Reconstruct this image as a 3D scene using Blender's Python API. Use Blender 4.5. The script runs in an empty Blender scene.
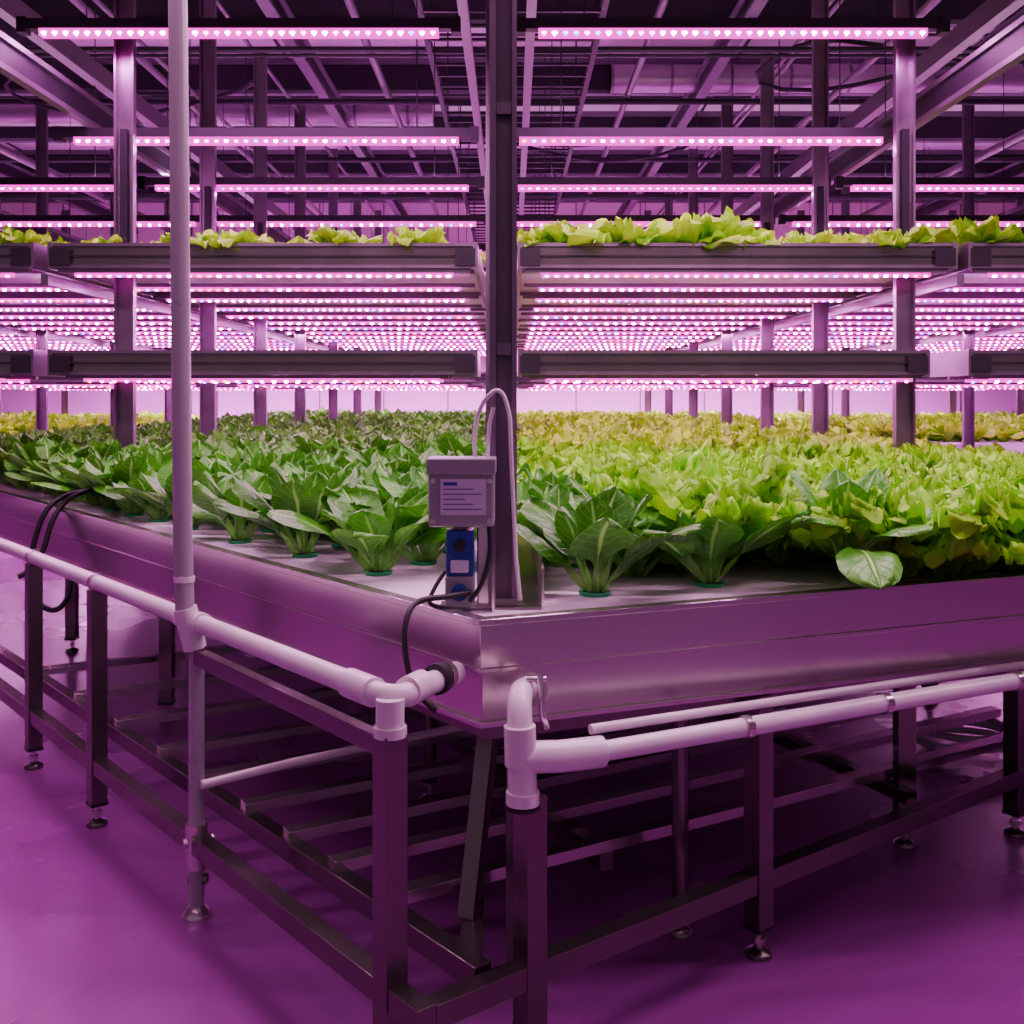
import bpy, math, random
import numpy as np
from mathutils import Vector, Matrix
random.seed(7); rng=np.random.default_rng(7)
scene=bpy.context.scene
COL=scene.collection

# ------------------------------------------------------------------ materials
def new_mat(name):
    m=bpy.data.materials.new(name); m.use_nodes=True
    nt=m.node_tree; b=nt.nodes['Principled BSDF']
    return m,nt,b
def simple(name,col,rough=.5,metal=0,noise=0.0,nscale=6,bump=0.0,stretch=None,spec=None,rv=.07):
    m,nt,b=new_mat(name)
    b.inputs['Base Color'].default_value=(*col,1); b.inputs['Roughness'].default_value=rough
    b.inputs['Metallic'].default_value=metal
    if spec is not None: b.inputs['Specular IOR Level'].default_value=spec
    if noise or bump:
        tc=nt.nodes.new('ShaderNodeTexCoord'); mp=nt.nodes.new('ShaderNodeMapping')
        if stretch: mp.inputs['Scale'].default_value=stretch
        nz=nt.nodes.new('ShaderNodeTexNoise'); nz.inputs['Scale'].default_value=nscale; nz.inputs['Detail'].default_value=5
        nt.links.new(tc.outputs['Object'],mp.inputs[0]); nt.links.new(mp.outputs[0],nz.inputs['Vector'])
        if noise:
            r=nt.nodes.new('ShaderNodeValToRGB')
            r.color_ramp.elements[0].position=.25; r.color_ramp.elements[1].position=.75
            r.color_ramp.elements[0].color=(*[c*(1-noise) for c in col],1)
            r.color_ramp.elements[1].color=(*[min(1,c*(1+noise)) for c in col],1)
            nt.links.new(nz.outputs['Fac'],r.inputs[0]); nt.links.new(r.outputs[0],b.inputs['Base Color'])
            mr=nt.nodes.new('ShaderNodeMapRange'); mr.inputs['To Min'].default_value=max(.05,rough-rv); mr.inputs['To Max'].default_value=min(1,rough+rv)
            nt.links.new(nz.outputs['Fac'],mr.inputs['Value']); nt.links.new(mr.outputs[0],b.inputs['Roughness'])
        if bump:
            bp=nt.nodes.new('ShaderNodeBump'); bp.inputs['Strength'].default_value=bump; bp.inputs['Distance'].default_value=.01
            nt.links.new(nz.outputs['Fac'],bp.inputs['Height']); nt.links.new(bp.outputs[0],b.inputs['Normal'])
    return m
def emis(name,col,s):
    m=bpy.data.materials.new(name); m.use_nodes=True; nt=m.node_tree; nt.nodes.clear()
    e=nt.nodes.new('ShaderNodeEmission'); e.inputs[0].default_value=(*col,1); e.inputs[1].default_value=s
    o=nt.nodes.new('ShaderNodeOutputMaterial'); nt.links.new(e.outputs[0],o.inputs[0])
    m.cycles.emission_sampling='NONE'
    return m
M_steel=simple('brushed_steel',(.66,.60,.60),.22,.95,.04,1.3,0,None,None,.025)
M_steel_d=simple('dark_steel_tube',(.20,.175,.17),.22,.9,.08,3)
M_rack=simple('rack_aluminium',(.24,.17,.24),.34,.85,.15,6)
M_rail=simple('overhead_rail_metal',(.18,.13,.18),.4,.6,.15,6)
M_rack_d=simple('rack_dark_metal',(.03,.02,.035),.5,.5,.2,6)
M_beam=simple('ceiling_beam_paint',(.15,.11,.16),.6,.2,.1,3)
M_duct=simple('duct_sheet_metal',(.40,.32,.40),.4,.6,.1,4)
M_white=simple('white_pvc',(.78,.72,.76),.24,0,.04,5)
M_pole=simple('painted_pole',(.38,.33,.38),.30,.1,.05,5)
M_board=simple('white_foam_board',(.80,.70,.82),.5,0,.06,8,.1)
M_black=simple('black_rubber',(.012,.010,.014),.45)
M_grey=simple('grey_plastic',(.27,.27,.29),.38,0,.06,12)
M_blue=simple('blue_plastic',(.008,.03,.26),.35)
M_green=simple('green_cup',(.01,.42,.12),.4)
M_label=simple('paper_label',(.56,.55,.64),.6)
M_ink=simple('label_ink',(.12,.10,.22),.6)
M_floor=simple('epoxy_floor',(.25,.040,.27),.27,0,.07,.9,.02,None,.55,.03)
M_ceil=simple('ceiling_panel',(.70,.58,.68),.8,0,.10,2)
M_wall=simple('wall_panel_paint',(.88,.46,.90),.6,0,.05,1)
M_under=simple('tray_underside_white',(.88,.56,.94),.45,0,.05,3)
M_L=[emis('led_pink',(1,.03,.45),34),emis('led_violet',(.55,.03,1),34),emis('led_red',(1,.012,.08),22),emis('led_blue',(.10,.05,1),28),emis('led_white',(1,.36,.90),85)]
M_strip=emis('led_diffuser',(.95,.0,.62),2.6)

def leaf_mat(name,dark,light,rib,trans=.3,ribs=.85,veins=.38,rough=.38):
    m,nt,b=new_mat(name); N=nt.nodes; L=nt.links
    at=N.new('ShaderNodeAttribute'); at.attribute_name='lf'
    sx=N.new('ShaderNodeSeparateXYZ'); L.new(at.outputs['Vector'],sx.inputs[0])
    ab=N.new('ShaderNodeMath'); ab.operation='ABSOLUTE'; L.new(sx.outputs[0],ab.inputs[0])
    tc=N.new('ShaderNodeTexCoord'); nz=N.new('ShaderNodeTexNoise'); nz.inputs['Scale'].default_value=34; nz.inputs['Detail'].default_value=4
    L.new(tc.outputs['Object'],nz.inputs['Vector'])
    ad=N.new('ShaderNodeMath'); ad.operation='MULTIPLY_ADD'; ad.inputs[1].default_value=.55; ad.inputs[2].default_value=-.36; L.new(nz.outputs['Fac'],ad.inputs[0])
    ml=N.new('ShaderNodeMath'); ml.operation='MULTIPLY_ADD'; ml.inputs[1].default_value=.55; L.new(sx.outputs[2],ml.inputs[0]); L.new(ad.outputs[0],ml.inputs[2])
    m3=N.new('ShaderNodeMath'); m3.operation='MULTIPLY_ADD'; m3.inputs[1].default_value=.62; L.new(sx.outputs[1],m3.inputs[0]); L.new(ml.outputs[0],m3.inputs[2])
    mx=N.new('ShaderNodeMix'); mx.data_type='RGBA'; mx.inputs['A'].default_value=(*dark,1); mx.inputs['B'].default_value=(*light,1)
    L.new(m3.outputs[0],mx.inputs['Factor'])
    mr=N.new('ShaderNodeMapRange'); mr.inputs['From Min'].default_value=.04; mr.inputs['From Max'].default_value=.11
    mr.inputs['To Min'].default_value=ribs; mr.inputs['To Max'].default_value=0; L.new(ab.outputs[0],mr.inputs['Value'])
    pe=N.new('ShaderNodeMapRange'); pe.inputs['From Min'].default_value=.16; pe.inputs['From Max'].default_value=.34; pe.inputs['To Min'].default_value=ribs*.8; pe.inputs['To Max'].default_value=0; L.new(sx.outputs[1],pe.inputs['Value'])
    vm=N.new('ShaderNodeMath'); vm.operation='MULTIPLY_ADD'; vm.inputs[1].default_value=-.22; L.new(ab.outputs[0],vm.inputs[0]); L.new(sx.outputs[1],vm.inputs[2])
    vs=N.new('ShaderNodeMath'); vs.operation='MULTIPLY'; vs.inputs[1].default_value=62; L.new(vm.outputs[0],vs.inputs[0])
    si=N.new('ShaderNodeMath'); si.operation='SINE'; L.new(vs.outputs[0],si.inputs[0])
    vr=N.new('ShaderNodeMapRange'); vr.inputs['From Min'].default_value=.88; vr.inputs['From Max'].default_value=1; vr.inputs['To Max'].default_value=veins; L.new(si.outputs[0],vr.inputs['Value'])
    mx1=N.new('ShaderNodeMath'); mx1.operation='MAXIMUM'; L.new(mr.outputs[0],mx1.inputs[0]); L.new(vr.outputs[0],mx1.inputs[1])
    mxm=N.new('ShaderNodeMath'); mxm.operation='MAXIMUM'; L.new(mx1.outputs[0],mxm.inputs[0]); L.new(pe.outputs[0],mxm.inputs[1])
    m2=N.new('ShaderNodeMix'); m2.data_type='RGBA'; m2.inputs['B'].default_value=(*rib,1)
    L.new(mx.outputs['Result'],m2.inputs['A']); L.new(mxm.outputs[0],m2.inputs['Factor'])
    L.new(m2.outputs['Result'],b.inputs['Base Color']); b.inputs['Roughness'].default_value=rough
    bp=N.new('ShaderNodeBump'); bp.inputs['Strength'].default_value=.9; bp.inputs['Distance'].default_value=.009
    adb=N.new('ShaderNodeMath'); adb.operation='SUBTRACT'; L.new(nz.outputs['Fac'],adb.inputs[0]); L.new(mx1.outputs[0],adb.inputs[1])
    L.new(adb.outputs[0],bp.inputs['Height']); L.new(bp.outputs[0],b.inputs['Normal'])
    tr=N.new('ShaderNodeBsdfTranslucent'); L.new(m2.outputs['Result'],tr.inputs[0])
    ms=N.new('ShaderNodeMixShader'); ms.inputs[0].default_value=trans
    L.new(b.outputs[0],ms.inputs[1]); L.new(tr.outputs[0],ms.inputs[2]); L.new(ms.outputs[0],N['Material Output'].inputs[0])
    return m
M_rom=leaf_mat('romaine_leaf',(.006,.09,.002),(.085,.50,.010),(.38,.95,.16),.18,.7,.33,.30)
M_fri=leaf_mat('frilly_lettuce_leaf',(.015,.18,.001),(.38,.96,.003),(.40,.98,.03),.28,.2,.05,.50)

# ------------------------------------------------------------------ builder
class B:
    def __init__(s): s.v=[]; s.f=[]; s.m=[]; s.mats=[]; s.sm=[]
    def mi(s,mat):
        if mat not in s.mats: s.mats.append(mat)
        return s.mats.index(mat)
    def add(s,vs,fs,mat,smooth=False):
        o=len(s.v); s.v.extend([tuple(p) for p in vs]); i=s.mi(mat)
        for f in fs: s.f.append(tuple(k+o for k in f)); s.m.append(i); s.sm.append(smooth)
    def box(s,a,b,mat):
        x0,y0,z0=[min(a[i],b[i]) for i in range(3)]; x1,y1,z1=[max(a[i],b[i]) for i in range(3)]
        v=[(x0,y0,z0),(x1,y0,z0),(x1,y1,z0),(x0,y1,z0),(x0,y0,z1),(x1,y0,z1),(x1,y1,z1),(x0,y1,z1)]
        s.add(v,[(0,3,2,1),(4,5,6,7),(0,1,5,4),(1,2,6,5),(2,3,7,6),(3,0,4,7)],mat)
    def beam(s,a,b,w,h,mat,side=None):
        a=Vector(a); b=Vector(b); d=(b-a).normalized()
        if side is None:
            side=d.cross(Vector((0,0,1)))
            if side.length<1e-3: side=Vector((1,0,0))
        side=Vector(side).normalized(); up=side.cross(d).normalized()
        v=[]
        for p in (a,b):
            for sx,sz in ((-1,-1),(1,-1),(1,1),(-1,1)): v.append(p+side*sx*w/2+up*sz*h/2)
        s.add(v,[(0,1,2,3),(7,6,5,4),(0,4,5,1),(1,5,6,2),(2,6,7,3),(3,7,4,0)],mat)
    def tube(s,pts,r,mat,n=14,cap=True):
        pts=[Vector(p) for p in pts]; k=len(pts); rings=[]; up=None
        for i,p in enumerate(pts):
            if i==0: d=pts[1]-p
            elif i==k-1: d=p-pts[-2]
            else: d=(pts[i+1]-p).normalized()+(p-pts[i-1]).normalized()
            d.normalize()
            if up is None:
                up=d.orthogonal().normalized()
            else:
                up=(up-d*up.dot(d)).normalized()
            sd=d.cross(up); rr=r[i] if isinstance(r,(list,tuple)) else r
            rings.append([p+(up*math.cos(2*math.pi*j/n)+sd*math.sin(2*math.pi*j/n))*rr for j in range(n)])
        v=[q for R in rings for q in R]; f=[]
        for i in range(k-1):
            for j in range(n): f.append((i*n+j,i*n+(j+1)%n,(i+1)*n+(j+1)%n,(i+1)*n+j))
        s.add(v,f,mat,True)
        if cap:
            s.add(rings[0],[tuple(range(n))[::-1]],mat); s.add(rings[-1],[tuple(range(n))],mat)
    def ring(s,po,pi,z0,z1,mat):
        n=len(po); v=[(*p,z0) for p in po]+[(*p,z0) for p in pi]+[(*p,z1) for p in po]+[(*p,z1) for p in pi]; f=[]
        for i in range(n):
            j=(i+1)%n
            f+=[(i,j,j+2*n,i+2*n),(n+i,n+i+2*n,n+j+2*n,n+j),(i+2*n,j+2*n,j+3*n,i+3*n),(i,i+n,j+n,j)]
        s.add(v,f,mat)
    def prism(s,poly,z0,z1,mat):
        n=len(poly); v=[(*p,z0) for p in poly]+[(*p,z1) for p in poly]
        s.add(v,[tuple(range(n))[::-1],tuple(range(n,2*n))]+[(i,(i+1)%n,(i+1)%n+n,i+n) for i in range(n)],mat)
    def bead(s,c,r,mat,n=6,sx=1.0):
        x,y,z=c; v=[(x,y-.3*r,z-r)]
        prof=((.75,.66),(1,0)) if n<8 else ((.5,.87),(.87,.5),(1,0),(.9,-.4))
        for k,(rr,dz) in enumerate(prof):
            for j in range(n):
                a=2*math.pi*j/n; v.append((x+sx*r*rr*math.cos(a),y+r*rr*math.sin(a),z-r*dz))
        f=[(0,1+(j+1)%n,1+j) for j in range(n)]
        for k in range(len(prof)-1):
            o=1+k*n
            f+=[(o+j,o+(j+1)%n,o+n+(j+1)%n,o+n+j) for j in range(n)]
        s.add(v,f,mat,True)
    def obj(s,name,parent=None,bevel=0):
        me=bpy.data.meshes.new(name); me.from_pydata(s.v,[],s.f)
        for m in s.mats: me.materials.append(m)
        me.polygons.foreach_set('material_index',s.m); me.polygons.foreach_set('use_smooth',s.sm); me.update()
        o=bpy.data.objects.new(name,me); COL.objects.link(o)
        if parent: o.parent=parent
        if bevel:
            md=o.modifiers.new('bev','BEVEL'); md.width=bevel; md.segments=2; md.limit_method='ANGLE'; md.angle_limit=math.radians(50)
        return o
def smooth(pts,k=2):
    pts=[Vector(p) for p in pts]
    for _ in range(k):
        q=[pts[0]]
        for a,b in zip(pts,pts[1:]): q+= [a*.75+b*.25,a*.25+b*.75]
        q.append(pts[-1]); pts=q
    return pts
def empty(name):
    o=bpy.data.objects.new(name,None); COL.objects.link(o); return o
def area(name,loc,sx,sy,power,col,parent=None,rot=(0,0,0)):
    l=bpy.data.lights.new(name,'AREA'); l.shape='RECTANGLE'; l.size=sx; l.size_y=sy; l.energy=power; l.color=col
    o=bpy.data.objects.new(name,l); o.location=loc; o.rotation_euler=rot; COL.objects.link(o)
    if parent: o.parent=parent
    return o
def offset(poly,d):
    n=len(poly); out=[]
    for i in range(n):
        p0=Vector(poly[i-1]); p=Vector(poly[i]); p1=Vector(poly[(i+1)%n])
        d0=(p-p0).normalized(); d1=(p1-p).normalized()
        n0=Vector((-d0.y,d0.x)); n1=Vector((-d1.y,d1.x))
        b=(n0+n1).normalized(); out.append(tuple(p+b*d/max(.2,b.dot(n0))))
    return out
def arc(c,p0,p1,n=6):
    c,p0,p1=Vector(c),Vector(p0),Vector(p1)
    return [p0*(1-t)**2+c*2*t*(1-t)+p1*t*t for t in [i/n for i in range(n+1)]]

# ------------------------------------------------------------------ room
CZ=5.0
b=B(); b.box((-13,-5,-.1),(13,20.6,0),M_floor); b.obj('floor')
b=B(); b.box((-13,-5,CZ),(13,20.6,CZ+.15),M_ceil)
for i in range(22): b.box((-13,-4+i*1.15,CZ-.02),(13,-3.96+i*1.15,CZ),M_rack_d)
for i in range(-5,6): b.box((i*2.4-.015,-5,CZ-.015),(i*2.4+.015,20.6,CZ),M_rack_d)
b.obj('ceiling')
b=B(); b.box((-13,20.6,0),(13,20.8,CZ),M_wall)
for i in range(-10,11): b.box((i*1.2-.01,20.585,0),(i*1.2+.01,20.6,CZ),M_rack)
b.obj('wall_back')
b=B(); b.box((-13.2,-5,0),(-13,20.8,CZ),M_wall); b.obj('wall_left')
b=B(); b.box((13,-5,0),(13.2,20.8,CZ),M_wall); b.obj('wall_right')
b=B()
for y in (7.5,9.6,11.8,14,16.2,18.4):
    b.box((-13,y-.05,4.62),(13,y+.05,4.66),M_beam); b.box((-13,y-.01,4.66),(13,y+.01,4.94),M_rack_d); b.box((-13,y-.05,4.94),(13,y+.05,5),M_beam)
for x in (-7,-4.3,-1.9,1.9,4.3,7):
    b.box((x-.05,3,4.40),(x+.05,20.5,4.43),M_beam); b.box((x-.015,3,4.43),(x+.015,20.5,4.6),M_rack_d); b.box((x-.05,3,4.59),(x+.05,20.5,4.62),M_beam)
b.obj('ceiling_beams')
b=B()
for x,z,r in ((-3.1,4.2,.03),(-2.95,4.2,.02),(-1.2,4.3,.035),(1.1,4.25,.03),(3.0,4.2,.035),(-5.6,4.1,.05),(5.5,4.2,.05),(2.35,4.3,.018),(2.42,4.3,.018),(-2.2,4.33,.018)):
    b.tube([(x,3,z),(x,20.4,z)],r,M_rail,10)
for y,z,r in ((8.6,4.1,.025),(8.75,4.1,.015),(10.5,4.2,.03),(13.1,4.2,.03),(15,4.1,.04)):
    b.tube([(-12,y,z),(12,y,z)],r,M_rack_d,10)
b.obj('ceiling_pipes')
b=B()
for y,x0,x1 in ((12.6,-6,-.9),(11.2,1.0,6.5)):
    b.tube([(x0,y,4.62),(x1,y,4.62)],.14,M_duct,20)
    k=int((x1-x0)/.6)
    for i in range(k+1): b.tube([(x0+i*.6,y,4.62),(x0+i*.6+.03,y,4.62)],.15,M_rail,20)
b.obj('ventilation_duct')
b=B()
for x in (-.62,.62):
    b.box((x-.02,5,3.98),(x+.02,20,4.06),M_rack_d)
for i in range(50): b.box((-.62,5+i*.3,3.98),(.62,5.03+i*.3,4.0),M_rack_d)
for i in range(6):
    for x in (-.6,.6): b.tube([(x,5.3+i*2.5,4.0),(x,5.3+i*2.5,4.97)],.008,M_rack_d,6)
b.obj('cable_tray')
b=B()
for k,(x,y) in enumerate(((3.2,9.2),(-3.5,10),(.9,12))):
    pts=[(x+1.1*math.cos(a)*(1+.1*math.sin(3*a)),y+.4*math.sin(a),4.15+.12*math.sin(2*a+k)) for a in [i*.3 for i in range(19)]]
    b.tube(pts,.02,M_rack_d,8)
b.obj('ceiling_cable_loops')

# ------------------------------------------------------------------ LED bars
LC=(1.0,.27,.90)
def led_row(b,x0,x1,y,z,sp,r,n=6,seedc=0,hy=.02,sx=1.15):
    b.box((x0,y-hy,z-hy*1.1),(x1,y+hy,z+.004),M_strip)
    k=int((x1-x0)/sp)
    for i in range(k+1):
        q=random.random()
        if seedc==1: m=M_L[0] if q<.25 else M_L[4] if q<.92 else M_L[1] if q<.97 else M_L[3]
        elif seedc==2: m=M_L[1] if q<.14 else M_L[3] if q<.30 else M_L[4] if q<.90 else M_L[0]
        else: m=M_L[0] if q<.36 else M_L[2] if q<.52 else M_L[1] if q<.62 else M_L[4] if q<.93 else M_L[3]
        b.bead((x0+(i+.5)*(x1-x0)/(k+1),y-hy*.7,z-hy*.65),r,m,n,sx)
def led_bar(x0,x1,y,z,power,col=LC,sc=1,sp=.060,r=.0155,top=4.5,ceil_fill=0):
    b=B()
    b.box((x0-.1,y-.03,z+.0),(x1+.1,y+.03,z+.035),M_rack_d)
    b.box((x0-.1,y-.02,z+.035),(x1+.1,y+.02,z+.06),M_rack_d)
    for x in (x0-.12,x1+.07): b.box((x,y-.035,z-.02),(x+.05,y+.035,z+.065),M_rack_d)
    for x in (x0+.25,x1-.25): 
        b.tube([(x,y,z+.06),(x,y,top)],.004,M_rack_d,5)
    led_row(b,x0,x1,y,z-.002,sp,r,(10 if 5<y<7 else 6) if y<9 else 4,sc,.032,1.3)
    o=b.obj('led_grow_light_bar')
    if power: area('lamp',((x0+x1)/2,y,z-.06),x1-x0,.05,power,col,o)
    if ceil_fill: area('ceiling_fill_light',((x0+x1)/2,y,z+.07),x1-x0,.03,ceil_fill,(1,.6,.95),o,(math.pi,0,0))  # upward light added above the housing to brighten the ceiling
    return o
bays=[(-7.45,-5.1),(-4.95,-2.62),(-2.52,-.20),(.044,2.417),(2.5,4.83),(4.98,7.3)]
for bi,(x0,x1) in enumerate(bays):
    inner=bi in (2,3)
    if inner: led_bar(x0-.05 if bi==2 else x0+.1,x1-.2 if bi==2 else x1-.16,6.0,3.39,60,sc=1 if bi==2 else 2)
    for r_,y in enumerate((6.6,8.1,9.8,11.7,13.8,16.2,18.6)):
        if abs((x0+x1)/2)>6 and y<9: continue
        if not inner and y<7: continue
        far=y>9
        pw=(38 if not far else 50) if r_ in (0,1,3,5) else 0
        if bi in (0,1) and not far: pw*=.4
        led_bar(x0-(.1 if bi==2 else 0),x1-(.12 if bi==2 else .2),y,2.94,pw,sc=bi%3,sp=.060 if not far else .09,r=.0145 if not far else .020,ceil_fill=(16 if r_ in (1,4) else 0))

# ------------------------------------------------------------------ racks
def tray(b,x0,x1,y0,y1,z0,z1):
    h=z1-z0
    for y,s in ((y0,1),(y1,-1)):
        b.box((x0,y,z0),(x1,y+s*.045,z0+.018),M_rack); b.box((x0,y,z1-.018),(x1,y+s*.045,z1),M_rack)
        b.box((x0,y+s*.018,z0+.018),(x1,y+s*.03,z1-.018),M_steel_d); b.box((x0,y+s*.006,z0+h*.45),(x1,y+s*.018,z0+h*.52),M_rack_d)
    for x in (x0,x1):
        b.box((x-.012,y0-.006,z0-.004),(x+.012,y1,z1+.004),M_rack)
    for x in (x0,x1-.11): b.box((x,y0-.012,z0+.012),(x+.11,y0-.004,z1-.03),M_rack_d)
    b.box((x0+.012,y0+.03,z0+.03),(x1-.012,y1-.03,z0+.045),M_under)
for bi,(x0,x1) in enumerate(bays):
    rack=empty('grow_rack')
    inner=bi in (2,3)
    ys=6.0 if abs((x0+x1)/2)<5 else 9.5
    b=B(); tray(b,x0,x1,ys,18.5,2.093,2.23)
    y=ys+.35
    while y<18.4:
        b.box((x0+.01,y-.02,2.10),(x1-.01,y+.02,2.123),M_rack); y+=1.4
    b.obj('tray_upper',rack,0)
    b=B()
    if ys<7:
        tray(b,x0,x1-(.15 if bi==3 else .0),6.0,6.55,1.51,1.645)
    for y in (9.4,12.9,16.3): tray(b,x0,x1,y,y+.55,1.51,1.6)
    b.obj('tray_lower',rack,0)
    b=B(); y=ys+.05; i=0
    while y<18.3:
        far=y>9
        b.box((x0+.03,y-.022,2.07),(x1-.03,y+.022,2.094),M_rack)
        led_row(b,x0+.12,x1-.12,y,2.068,.056 if not far else .085,.012 if not far else .016,6 if not far else 4,(bi+i)%3 if i else 0,.018,1.6)
        y+=.80; i+=1
    for y in ([6.1,6.42] if ys<7 else [])+[9.5,9.8,13.05,16.5]:
        b.box((x0+.05,y-.02,1.492),(x1-.15,y+.02,1.512),M_rack)
        led_row(b,x0+.15,x1-.2,y,1.49,.07,.013,6,0,.016)
    b.obj('led_rows',rack)
    y=ys+.7
    while y<18.3:
        area('tray_lamp',((x0+x1)/2,y,2.03),x1-x0-.2,.06,22 if (bi==1 and y<9.5) else 64,LC,rack); y+=2.3
    area('tray_lamp',((x0+x1)/2,18.2,2.03),x1-x0-.2,.06,280,(1,.30,.92),rack)  # extra strong light added at the far end to wash the back wall
    b=B()
    for y in (6.25,7.95,9.6,11.4,13.5,15.6,18.0):
        if y<ys: continue
        x={2:-2.19,3:2.22,1:-4.86,4:4.72,0:-7.3,5:7.2}[bi]
        bed=(abs(x)<2.5) or (y>12.5)
        zb=.882 if bed else 0
        w=.055
        b.box((x-w,y-.012,zb),(x+w,y,4.42),M_rack)
        b.box((x-w,y-.05,zb),(x-w+.012,y-.0121,4.42),M_rack); b.box((x+w-.012,y-.05,zb),(x+w,y-.0121,4.42),M_rack)
        b.box((x-.08,y-.07,zb),(x+.08,y+.05,zb+.01),M_steel)
        b.box((x-.02,y-.052,2.26),(x+.02,y-.02,2.9),M_rack_d)
    b.obj('uprights',rack,0)
    b=B()
    xo=x0-.03 if x0<-1 else x1+.03
    ya=ys-.3 if not inner else 5.0
    b.box((xo-.025,ya,3.02),(xo+.025,18.6,3.05),M_rail); b.box((xo-.006,ya,3.05),(xo+.006,18.6,3.17),M_rack_d); b.box((xo-.025,ya,3.17),(xo+.025,18.6,3.2),M_rail)
    b.box((xo-.02,ys,2.0),(xo+.02,18.4,2.06),M_rack)
    b.obj('rails',rack,0)
b=B()
for x,z in ((-.30,3.75),(.12,3.75)):
    b.box((x-.03,3.2,z),(x+.03,19,z+.06),M_rail)
for x in (-3.05,2.95):
    b.beam((x,4.6,3.75),(x,19,3.75),.08,.14,M_rail)
b.obj('overhead_rails')

# ------------------------------------------------------------------ grow bed
C=(-.07,2.44); R=(2.60,3.53); RB=(3.6,18.9); LB=(-4.2,18.9); Lp=(-3.3,6.5)
poly=[C,R,RB,LB,Lp]
bed=empty('hydroponic_grow_bed')
b=B()
b.ring(offset(poly,-.008),offset(poly,.03),.888,.902,M_steel)
b.ring(poly,offset(poly,.014),.792,.8885,M_steel)
b.ring(offset(poly,-.004),offset(poly,.02),.782,.792,M_steel)
b.ring(offset(poly,.010),offset(poly,.026),.672,.783,M_steel)
b.ring(offset(poly,-.004),offset(poly,.05),.660,.672,M_steel)
b.ring(offset(poly,.05),offset(poly,.09),.615,.661,M_steel_d)
b.obj('trough_walls',bed,.0015)
b=B(); b.prism(offset(poly,.026),.70,.72,M_steel_d); b.obj('trough_bottom',bed)
b=B(); b.prism(offset(poly,.031),.85,.882,M_board); b.obj('float_boards',bed)
b=B()
b.beam((-.045,2.62,.93),(-.03,18.6,.93),.006,.10,M_steel); b.beam((.075,2.66,.93),(.03,18.6,.93),.006,.10,M_steel)
b.box((-.045,2.65,.8825),(.07,18.6,.888),M_steel_d)
b.obj('divider_channel',bed)
b=B()
for y in (3.2,4.2,5.4,6.8,8.4,10.2,12.4,15,17.5):
    xl=-.07-(y-2.44)*.795+.15 if y<6.4 else -3.2
    xr=min(2.6,-.07+(y-2.44)*2.45-.15)
    b.box((xl,y-.025,.60),(xr,y+.025,.659),M_steel_d)
b.obj('cross_members',bed)
def leg(b,x,y,top,w=.055,ang=0,mat=M_steel_d,rnd=False):
    a=ang; side=(math.cos(a),math.sin(a),0)
    if rnd: b.tube([(x,y,.075),(x,y,top)],w/2,mat,16)
    else: b.beam((x,y,.075),(x,y,top),w,w,mat,side)
    b.beam((x,y,.068),(x,y,.08),w*1.08,w*1.08,M_black,side)
    b.tube([(x,y,.012),(x,y,.07)],.009,M_steel,8)
    b.tube([(x,y,.035),(x,y,.048)],.018,M_steel,6)
    b.tube([(x,y,0),(x,y,.012),(x,y,.022)],[.034,.034,.014],M_steel_d,14)
AL=math.atan2(.7825,-.6226); AR=math.atan2(.6,.8)
b=B()
for x,y in ((-.283,3.8),(-1.49,4.75),(-.9,5.6),(.4375,2.86),(1.22,3.42),(2.3,3.75),(1.9,5.0),(.2,5.2),(-2.4,6.0),(-3.0,8),(-1,8),(1,8),(3,7.6),(-3.4,12),(0,12),(3,12)):
    leg(b,x,y,.655,.055 if x not in (-.283,.4375) else .045,0,M_steel_d,x in (-.283,.4375))
b.obj('bed_legs',bed,0)

# ------------------------------------------------------------------ pipe stand frame
st=empty('steel_support_frame')
P=lambda s:(-.245-.628*s, 2.21+.778*s)
Rr=lambda s:(.038+.797*s, 2.31+.603*s)
b=B()
for s_ in (0,1.76,2.47,3.5,4.6):
    x,y=P(s_); leg(b,x,y,.72 if s_==0 else .765,.052,AL)
x0,y0=P(-.13); x1,y1=P(4.7)
b.beam((x0,y0,.2),(x1,y1,.2),.045,.05,M_steel_d)
b.beam((-.06,2.27,.2),(-2.9,5.75,.2),.045,.05,M_steel_d)
x,y=P(.0); x2,y2=P(1.0); b.beam((x,y,.69),(x2,y2,.70),.03,.04,M_steel_d)
for s_ in (.0,.725,1.5):
    x,y=Rr(s_) if s_<1.5 else (1.60,3.5); leg(b,x,y,.56 if s_==0 else .655,.052,AR)
leg(b,2.5,4.17,.655,.052,AR)
b.beam((-.16,2.15,.19),(*Rr(0),.19),.045,.05,M_steel_d); b.beam((*Rr(0),.19),(2.7,4.33,.19),.045,.05,M_steel_d)
b.beam((-.09,2.3,.19),(-.09,2.62,.19),.05,.05,M_steel_d)
for s_ in (.38,.62,.86,1.12,1.42,1.75,2.15,2.6,3.1):
    x=-.06-.632*s_; y=2.27+.775*s_
    b.beam((x,y,.225),(x+2.25,y+1.34,.225),.05,.03,M_steel)
b.beam((.25,2.9,.17),(-1.3,6.5,.17),.04,.05,M_steel_d); b.beam((1.2,3.3,.19),(-.2,6.6,.19),.04,.04,M_steel_d)
b.beam((-.05,2.62,.655),(-.10,2.50,.21),.04,.04,M_steel_d)
b.beam((0.0,2.66,.655),(.0,2.62,.0),.03,.03,M_steel_d)
b.obj('legs_and_beams',st,.0015)

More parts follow.
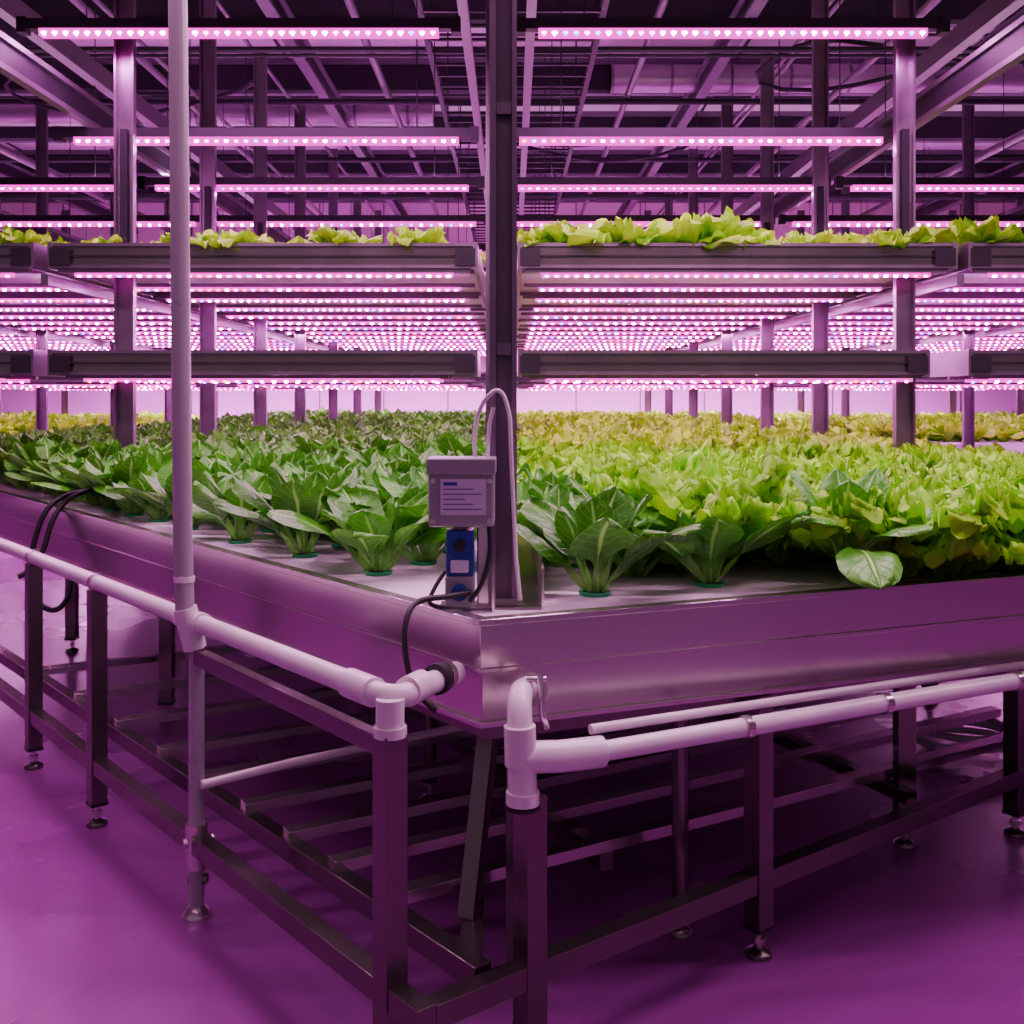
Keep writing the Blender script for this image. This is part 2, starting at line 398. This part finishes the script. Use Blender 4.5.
# ------------------------------------------------------------------ PVC pipes
b=B(); zp=.79
xa,ya=P(4.9)
path=[(xa,ya,zp),(*P(3),zp),(*P(1),zp),(*P(.12),zp)]+arc((*P(-.03),zp),(*P(.06),zp),(-.20,2.30,zp-.005))+[(-.125,2.46,zp-.01)]
b.tube(path,.0245,M_white,18)
b.tube([(*P(.16),zp),(*P(.06),zp)],.031,M_white,18); 
b.tube([(-.215,2.262,zp),(-.19,2.32,zp)],.031,M_white,18)
b.tube([(-.165,2.372,zp-.004),(-.155,2.395,zp-.005)],.034,M_black,14)
b.tube([(-.15,2.405,zp-.004),(-.142,2.42,zp-.005)],.03,M_steel,14)
b.tube([(*P(.0),zp),(*P(.0),.72)],.029,M_white,16); b.tube([(*P(.0),.735),(*P(.0),.715)],.034,M_white,16)
for s_ in (.93,1.05,1.76,2.47,3.5):
    b.tube([(*P(s_-.012),zp),(*P(s_+.012),zp)],.030,M_white if s_<1.6 else M_steel,16)
b.obj('pvc_water_pipe_run',None)
b=B()
b.tube([(.04,2.44,.755)]+arc((.012,2.27,.775),(.02,2.35,.765),(.018,2.262,.69))+[(.02,2.262,.64)],.026,M_white,18)
b.tube([(.016,2.262,.72),(.018,2.262,.64)],.033,M_white,18)
b.tube([(.02,2.262,.66),(.022,2.262,.56)],.030,M_white,18); b.tube([(.022,2.262,.585),(.022,2.262,.56)],.035,M_white,18)
b.tube([(.022,2.262,.557),(.022,2.262,.55)],.036,M_black,18)
b.tube([(.02,2.262,.655),(.10,2.29,.648),(.19,2.33,.645)],.033,M_white,18)
b.tube([(.19,2.33,.645),(1.38,2.93,.645),(2.6,3.50,.645)],.0215,M_white,18)
b.tube([(.17,2.385,.675),(1.30,2.955,.665),(2.5,3.47,.665)],.011,M_white,12)
for t in (.28,.6,.95):
    x=.19+1.19*t; y=2.33+.60*t; b.tube([(x,y,.645),(x+.018,y+.009,.645)],.026,M_steel,16)
b.tube([(.045,2.39,.76),(.04,2.42,.757)],.034,M_steel,14); b.tube([(.06,2.36,.80),(.065,2.33,.72),(.075,2.35,.69)],.008,M_steel,8)
b.tube([(.03,2.36,.79),(.075,2.36,.79)],.007,M_steel,8)
b.obj('pvc_drain_pipe_run',None)
b=B(); b.tube([(*P(.93),.36),(-.62,3.08,.37),(.1,3.5,.40),(1.2,4.2,.44)],.012,M_white,12); b.obj('pvc_drain_line')
b=B(); px,py=P(.96)
b.tube([(px,py,.02),(px,py,.80)],.021,M_pole,18); b.tube([(px-.028,py-.01,.80),(px-.034,py-.01,1.0),(px-.065,py-.01,4.4)],.0255,M_pole,20)
b.tube([(px-.004,py,.72),(px-.028,py-.01,.83)],.031,M_white,18); b.tube([(px-.03,py-.01,.90),(px-.03,py-.01,.915)],.028,M_white,18)
b.tube([(px,py,0),(px,py,.012),(px,py,.03)],[.04,.04,.02],M_steel,16); b.tube([(px,py,.13),(px,py,.25)],.03,M_steel,12)
b.tube([(px-.03,py-.02,.2),(px+.04,py+.02,.2)],.014,M_steel,8); b.tube([(px-.02,py,.10),(px+.03,py,.10)],.014,M_steel_d,8)
b.obj('vertical_pvc_pole')

# ------------------------------------------------------------------ centre post
b=B(); x,y=-.022,2.78; zt=4.39
b.box((x-.034,y-.012,.888),(x+.034,y+.006,zt),M_rail)
b.box((x-.034,y-.04,.888),(x-.028,y-.012,zt),M_rack); b.box((x+.028,y-.04,.888),(x+.034,y-.012,zt),M_rack)
b.box((x-.034,y-.043,.888),(x-.018,y-.04,zt),M_rack); b.box((x+.022,y-.043,.888),(x+.034,y-.04,zt),M_rack)
b.box((x-.05,y-.06,.888),(x+.05,y+.03,.895),M_steel)
for z in (1.5,2.1,2.7): b.box((x-.016,y-.042,z),(x+.02,y-.036,z+.03),M_rack)
b.obj('steel_upright_post')
b=B()
x=-.12
b.box((x-.03,6.3,.95),(x+.03,6.306,4.42),M_rack); b.box((x-.03,6.27,.95),(x-.022,6.3,4.42),M_rack); b.box((x+.022,6.27,.95),(x+.03,6.3,4.42),M_rack)
b.box((-.17,6.25,.89),(-.07,6.4,.95),M_steel)
b.obj('steel_upright_post')

# ------------------------------------------------------------------ pump control box
pb=empty('pump_control_box')
b=B(); x0,x1,y0,y1,z0,z1=-.200,-.042,2.62,2.73,1.085,1.245
b.box((x0,y0,z0),(x1,y1,z1),M_grey); b.obj('housing',pb,.008)
b=B(); b.box((x0-.004,y0-.006,z1-.035),(x1+.004,y1,z1+.004),M_grey); b.obj('lid',pb,.004)
b=B(); b.box((x0+.03,y0-.0075,z0+.03),(x1-.02,y0-.0005,z0+.115),M_label)
for i in range(5): b.box((x0+.037,y0-.0085,z0+.042+i*.012),(x1-.03-.02*(i%3),y0-.0075,z0+.0445+i*.012),M_ink)
b.box((x0+.037,y0-.0085,z0+.10),(x0+.07,y0-.0075,z0+.108),M_blue); 
for xx in (x0+.012,x1-.012):
    for zz in (z0+.014,z1-.05): b.tube([(xx,y0,zz),(xx,y0-.006,zz)],.006,M_steel,8)
b.obj('label',pb)
b=B(); b.box((-.158,2.635,.955),(-.092,2.70,1.075),M_blue); b.tube([(-.125,2.67,1.07),(-.125,2.67,1.09)],.018,M_grey,12); b.box((-.160,2.625,.889),(-.090,2.70,.965),M_grey)
b.box((-.147,2.625,.975),(-.103,2.636,1.005),M_label); b.tube([(-.125,2.637,1.04),(-.125,2.622,1.04)],.014,M_black,12); b.tube([(-.125,2.626,.93),(-.125,2.612,.93)],.020,M_blue,14)
b.box((-.085,2.67,.888),(-.055,2.71,1.085),M_steel); b.box((-.175,2.65,.884),(-.04,2.72,.892),M_steel)
b.obj('pump_body',pb,.004)
b=B()
b.tube(arc((-.10,2.72,1.36),(-.09,2.68,1.245),(-.055,2.68,1.40))+arc((-.02,2.69,1.44),(-.055,2.68,1.40),(-.005,2.68,1.34),8)[1:]+[(.0,2.69,1.2),(.01,2.69,1.0),(.02,2.68,.9)],.0055,M_white,10)
b.tube([(-.06,2.67,1.245),(-.055,2.69,1.33),(-.045,2.69,1.37)],.005,M_white,8)
b.obj('hose',pb)
b=B()
b.tube(smooth([(-.10,2.62,.93),(-.15,2.59,.925),(-.21,2.56,.925),(-.235,2.515,.915),(-.245,2.48,.86),(-.235,2.475,.78),(-.21,2.46,.73),(-.17,2.44,.70)]),.007,M_black,10)
b.tube(smooth([(-.16,2.62,.98),(-.18,2.60,.95),(-.20,2.58,.91),(-.16,2.56,.905),(-.10,2.59,.9)]),.005,M_black,8)
b.tube(smooth([(-.055,2.64,1.09),(-.05,2.62,1.02),(-.07,2.61,.95),(-.1,2.61,.91)]),.006,M_black,8)
b.obj('power_cord',pb)
b=B()
b.tube(smooth([(-1.90,4.99,.97),(-1.98,4.88,.96),(-2.045,4.81,.90),(-2.09,4.79,.74),(-2.09,4.77,.60),(-2.04,4.73,.50),(-1.95,4.70,.47),(-1.90,4.72,.53),(-1.90,4.75,.64)]),.012,M_black,8)
b.tube(smooth([(-1.88,5.0,.98),(-1.96,4.87,.95),(-2.01,4.80,.86),(-2.03,4.77,.72),(-2.08,4.74,.64),(-2.12,4.72,.62)]),.012,M_black,8)
b.obj('drip_tubing_loop')
b=B()
pts=[(1.8+.22*math.cos(a)*(1-a*.03),4.35+.16*math.sin(a),.02+.006*a) for a in [i*.4 for i in range(34)]]
b.tube(pts,.014,M_white,8); b.obj('coiled_floor_hose')

# ------------------------------------------------------------------ plants (numpy)
def leaf(L,W,az,th0,th1,prof,nu,nv,cup,wav,ruf,rf,rnd,r0=.012,tw=0,pw=1.3,fr=0):
    t=np.linspace(0,1,nv); s=np.linspace(-1,1,nu)
    th=th0+(th1-th0)*t**pw
    rr=r0+np.concatenate([[0],np.cumsum(np.sin(th[:-1])*L/(nv-1))]); zz=np.concatenate([[0],np.cumsum(np.cos(th[:-1])*L/(nv-1))])
    w=np.interp(t,prof[0],prof[1])*W
    T,S=np.meshgrid(t,s,indexing='ij')
    Wm=w[:,None]; nr=-np.cos(th)[:,None]; nz=np.sin(th)[:,None]
    ph=rnd*50; aS=np.abs(S)
    m=np.maximum(aS,T**2)
    e=np.clip((m-.25)/.75,0,1)**1.1*np.clip(T*1.8,0,1)
    n=cup*(S**2)*Wm+wav*np.sin(T*7+ph+S*2)*aS
    n=n+ruf*e*(np.sin(rf*2.0*T*(.3+.7*aS)+ph+(S>0)*1.9*aS)+.8*np.sin(rf*S*T+ph*1.7)+.5*np.sin(rf*2.0*S+rf*1.2*T+ph*3))*.62
    n=n+.0022*np.sin(T*20+ph)*np.cos(S*7+ph)*(1-aS**4)*(T>.3)
    if fr:
        n=n+fr*np.sin(5.5*S+3*T+ph*2)*np.clip(T*1.5,0,1)*(.3+.7*e)+fr*.7*np.sin(9*T+2*S+ph)
    ext=ruf*.45*e*np.cos(rf*1.7*S+rf*1.3*T+ph)
    x=rr[:,None]+nr*n+np.sin(th)[:,None]*ext; z=zz[:,None]+nz*n+np.cos(th)[:,None]*ext
    y=S*Wm*(1-.15*abs(cup)*aS)+tw*T*T*L+ruf*.4*e*np.cos(rf*2.0*T+ph*2)
    z=np.maximum(z,-.02)
    ca,sa=math.cos(az),math.sin(az)
    V=np.stack([x*ca-y*sa,x*sa+y*ca,z],-1).reshape(-1,3)
    A=np.stack([S,T,np.full_like(S,rnd)],-1).reshape(-1,3)
    i,j=np.meshgrid(np.arange(nv-1),np.arange(nu-1),indexing='ij'); a=(i*nu+j).ravel()
    F=np.stack([a,a+1,a+nu+1,a+nu],-1)
    return V,F,A
PR_R=([0,.12,.26,.36,.46,.60,.78,.9,.97,1],[.11,.08,.10,.24,.62,.98,1,.78,.44,.05])
PR_F=([0,.2,.5,.8,.93,1],[.20,.38,.85,1.08,.9,.5])
def join(parts):
    Vs=[];Fs=[];As=[];o=0
    for V,F,A in parts: Vs.append(V);Fs.append(F+o);As.append(A);o+=len(V)
    return np.concatenate(Vs),np.concatenate(Fs),np.concatenate(As)
def romaine(H,nu,nv,nl,seed,openn=1.0,wk=1.0):
    r=np.random.default_rng(seed); ps=[]
    for k in range(nl):
        f=k/(nl-1)
        az=k*2.399+r.uniform(-.35,.35)
        L=H*(.78+.36*f)*r.uniform(.85,1.12)
        ps.append(leaf(L,H*wk*(.19+.085*f)*r.uniform(.85,1.15),az,.12+.60*f,(.25+1.15*f)*openn+r.uniform(-.15,.3),PR_R,nu,nv,-.12+r.uniform(-.2,.3),.010,.007,5,r.random(),.008+.014*f,r.uniform(-.2,.2),1.3))
    return join(ps)
def frilly(H,nu,nv,nl,seed,ruf=.10,rf=8,fr=.012):
    r=np.random.default_rng(seed); ps=[]
    for k in range(nl):
        f=k/(nl-1); az=k*2.399+r.uniform(-.3,.3)
        L=H*(.66+.48*f)*r.uniform(.80,1.15)
        ps.append(leaf(L,H*(.20+.14*f)*r.uniform(.8,1.15),az,.05+.85*f,(.20+1.45*f)+r.uniform(-.2,.3),PR_F,nu,nv,-.5*(1-f)-.05,.008,H*ruf,rf,r.random(),.006+.016*f,r.uniform(-.25,.25),1.3,fr))
    return join(ps)
def mass(name,variants,places,mat,parent=None):
    Vs=[];Fs=[];As=[];o=0
    for (x,y,z,vi,rot,sc) in places:
        V,F,A=variants[vi%len(variants)]
        c,s=math.cos(rot),math.sin(rot)
        W=np.stack([(V[:,0]*c-V[:,1]*s)*sc+x,(V[:,0]*s+V[:,1]*c)*sc+y,V[:,2]*sc*random.uniform(.85,1.15)+z],-1)
        A2=A.copy(); A2[:,2]=np.clip(A2[:,2]*.6+random.random()*.5-.05,0,1)
        Vs.append(W);Fs.append(F+o);As.append(A2);o+=len(V)
    V=np.concatenate(Vs);F=np.concatenate(Fs);A=np.concatenate(As)
    me=bpy.data.meshes.new(name); me.vertices.add(len(V)); me.vertices.foreach_set('co',V.ravel().astype(np.float32))
    me.loops.add(F.size); me.loops.foreach_set('vertex_index',F.ravel().astype(np.int32))
    me.polygons.add(len(F)); me.polygons.foreach_set('loop_start',np.arange(0,F.size,4,dtype=np.int32))
    me.polygons.foreach_set('use_smooth',np.ones(len(F),bool))
    at=me.attributes.new('lf','FLOAT_VECTOR','POINT'); at.data.foreach_set('vector',A.ravel().astype(np.float32))
    me.materials.append(mat); me.update(calc_edges=True); me.validate()
    ob=bpy.data.objects.new(name,me); COL.objects.link(ob)
    if parent: ob.parent=parent
    return ob
rom_hi=[romaine(.27,11,16,14,s) for s in range(8)]
rom_mid=[romaine(.27,7,9,13,s+20) for s in range(6)]
rom_lo=[romaine(.27,4,5,11,s+40) for s in range(6)]
fri_x=[frilly(.27,33,34,20,s+140,.090,14,.013) for s in range(6)]
fri_hi=[frilly(.27,21,19,18,s+60,.115,8,.013) for s in range(8)]
fri_mid=[frilly(.27,13,11,16,s+80,.13,4.5,.010) for s in range(6)]
fri_lo=[frilly(.27,7,7,13,s+100,.13,2.6,.010) for s in range(6)]
def inside(p,pl):
    n=len(pl)
    for i in range(n):
        a=pl[i];c=pl[(i+1)%n]
        if (c[0]-a[0])*(p[1]-a[1])-(c[1]-a[1])*(p[0]-a[0])<0: return False
    return True
ZB=.884
def cup(b,x,y):
    b.tube([(x,y,ZB-.002),(x,y,ZB+.008)],[.040,.042],M_green,18); b.tube([(x,y,ZB+.008),(x,y,ZB+.0095)],.030,M_black,14)
heroes=[(-.387,3.18,0,1.12),(-.664,3.53,1,1.10),(-.956,3.86,2,1.10),(-1.25,4.24,3,1.12),(.214,2.85,4,1.12),(.536,2.99,5,1.15)]
for x,y,vi,sc in heroes:
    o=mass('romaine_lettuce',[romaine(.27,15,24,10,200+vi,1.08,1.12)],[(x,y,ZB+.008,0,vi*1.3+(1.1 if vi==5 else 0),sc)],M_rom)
    b=B(); cup(b,x,y); c=b.obj('net_cup',o)
u=Vector((-.6226,.7825)); n=Vector((.7825,.6226)); inner=offset(poly,.10)
hi=[];mid=[];lo=[]; cb=B()
def put(x,y,arrs,sc,yh=6.3):
    a=arrs[0] if y<yh else arrs[1] if y<10 else arrs[2]
    a.append((x,y,ZB+.004,random.randrange(8),random.uniform(0,6.28),sc*random.uniform(.85,1.12)))
for r in range(0,80):
    for k in range(-70,70):
        sp=.25
        p=Vector(C)+n*(.21+r*.215)+u*(k*sp+(.125 if r%2 else 0)+random.uniform(-.03,.03))
        if r==0 and k*sp<2.5: continue
        if p.x>-.13 or not inside(p,inner): continue
        if any(math.hypot(p.x-h[0],p.y-h[1])<.18 for h in heroes): continue
        if p.y<3.05: continue
        put(p.x,p.y,(hi,mid,lo),1.05)
        if p.y<5: cup(cb,p.x,p.y)
bedr=empty('romaine_lettuce_crop')
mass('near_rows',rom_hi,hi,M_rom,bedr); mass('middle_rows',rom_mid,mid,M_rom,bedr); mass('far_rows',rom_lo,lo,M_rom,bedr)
v=Vector((.9258,.378)); n2=Vector((-.378,.9258)); xh=[];hi=[];mid=[];lo=[];rh=[]
DR=(.89,2.93)
for r in range(0,80):
    for k in range(-70,70):
        sp=.25
        p=Vector(C)+n2*((.15 if r==0 else .26)+r*.23)+v*(k*sp+(.125 if r%2 else 0)+random.uniform(-.03,.03))
        if p.x<.13 or not inside(p,inner): continue
        if any(math.hypot(p.x-h[0],p.y-h[1])<.19 for h in heroes): continue
        if math.hypot(p.x-DR[0],p.y-DR[1])<.15: continue
        al=(p-Vector(C)).dot(v)
        if r==0 and al<1.05: continue
        if r<=4 and p.x<.40: rh.append((p.x,p.y,ZB+.004,random.randrange(8),random.uniform(0,6.28),1.0)); continue
        if p.y<4.2: xh.append((p.x,p.y,ZB+.004,random.randrange(6),random.uniform(0,6.28),(1.25 if r==0 else 1.12)*random.uniform(.85,1.15))); continue
        put(p.x,p.y,(hi,mid,lo),1.0,6.2)
bedf=empty('frilly_lettuce_crop')
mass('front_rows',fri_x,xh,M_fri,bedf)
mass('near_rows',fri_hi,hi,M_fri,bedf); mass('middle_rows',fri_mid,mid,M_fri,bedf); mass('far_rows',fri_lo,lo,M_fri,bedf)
mass('edge_romaine',rom_hi,rh,M_rom,bedr)
r=np.random.default_rng(5); ps=[]
for az,L,W,t1 in ((-1.65,.34,.068,2.35),(-1.0,.27,.058,1.7),(-2.3,.27,.055,1.5),(-.3,.24,.055,1.3),(1.5,.26,.05,.6),(.6,.27,.05,.7),(2.6,.27,.055,.8),(-1.8,.24,.05,.5)):
    ps.append(leaf(L,W,az,.75 if t1>2 else .45 if t1>1 else .1,t1,PR_R,15,24,-.1,.01,.006,5,.9,.012,0,.9))
V_,F_,A_=join(ps)
mass('drooping_romaine',[(V_,F_,A_)],[(*DR,ZB+.06,0,0,1.12)],M_rom,bedr)
cb.obj('net_cups',bedr)
tp=[]
for bi,(x0,x1) in enumerate(bays):
    ys=6.0 if abs((x0+x1)/2)<5 else 9.5
    dens={2:0}.get(bi,.85)
    y=ys+.15
    while y<9.5:
        x=x0+.12
        while x<x1-.1:
            if random.random()<dens: tp.append((x+random.uniform(-.06,.06),y+random.uniform(-.05,.05),2.155,random.randrange(6),random.uniform(0,6.28),random.uniform(.6,1.2)*.92))
            x+=.19
        y+=.4
for x,y,sc in ((-1.82,6.15,.62),(-1.68,6.3,.5),(-1.52,6.15,.66),(-1.35,6.4,.45),(-.98,6.15,.72),(-.86,6.3,.5),(-.52,6.15,.66),(-2.3,6.3,.55),(-2.1,6.8,.7),(-.4,7.0,.7),(-1.2,7.2,.8),(-1.7,7.4,.8),(-.7,7.6,.8),(-1.45,6.9,.7),(-2.4,7.3,.8)):
    tp.append((x,y,2.16,random.randrange(6),random.uniform(0,6.28),sc*1.2))
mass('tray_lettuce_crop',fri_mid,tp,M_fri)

for nm,(x0,x1,y0,y1) in (('L',(-12.5,-5.0,12.3,18.9)),('R',(4.3,12.5,11.4,18.9))):
    e=empty('hydroponic_grow_bed'); b=B()
    pl=[(x0,y0),(x1,y0),(x1,y1),(x0,y1)]
    b.ring(pl,offset(pl,.03),.72,.90,M_board); b.prism(offset(pl,.03),.84,.88,M_board); b.obj('bed',e)
    b=B()
    for i in range(6):
        for yy in (y0+.2,y1-.3): leg(b,x0+.3+i*1.35,yy,.84,.06)
    b.box((x0+.1,y0+.17,.66),(x1-.1,y0+.23,.72),M_steel_d)
    b.obj('legs',e)
    pls=[]
    x=x0+.2
    while x<x1-.2:
        y=y0+.7
        while y<y1-.2:
            pls.append((x+random.uniform(-.04,.04),y,.882,random.randrange(6),random.uniform(0,6.28),random.uniform(.8,1.05))); y+=.33
        x+=.3
    mass('lettuce_rows',fri_lo,pls,M_fri,e)

# ------------------------------------------------------------------ added LED bars above the frame, fill light for the front
for x0,x1,y,z,p in ((-2.5,-.3,4.4,3.4,80),(.1,2.3,4.4,3.4,98),(-2.6,-.3,2.7,3.4,36),(.1,2.4,2.7,3.4,72),(-2.6,-.3,.4,3.5,4),(.1,2.4,.4,3.5,12),(3,5.2,3.2,3.5,60)):
    led_bar(x0,x1,y,z,p,col=(1,.52,.82),sp=.11,top=4.98)

w=bpy.data.worlds.new('World'); scene.world=w; w.use_nodes=True
w.node_tree.nodes['Background'].inputs[0].default_value=(.80,.45,.74,1); w.node_tree.nodes['Background'].inputs[1].default_value=.30

cam=bpy.data.cameras.new('camera'); co=bpy.data.objects.new('camera',cam); COL.objects.link(co)
co.location=(0,0,1.4); co.rotation_euler=(math.pi/2,0,0); cam.sensor_width=36; cam.lens=1100/1024*36; cam.shift_y=-(512-395)/1024
cam.clip_start=.05
scene.camera=co
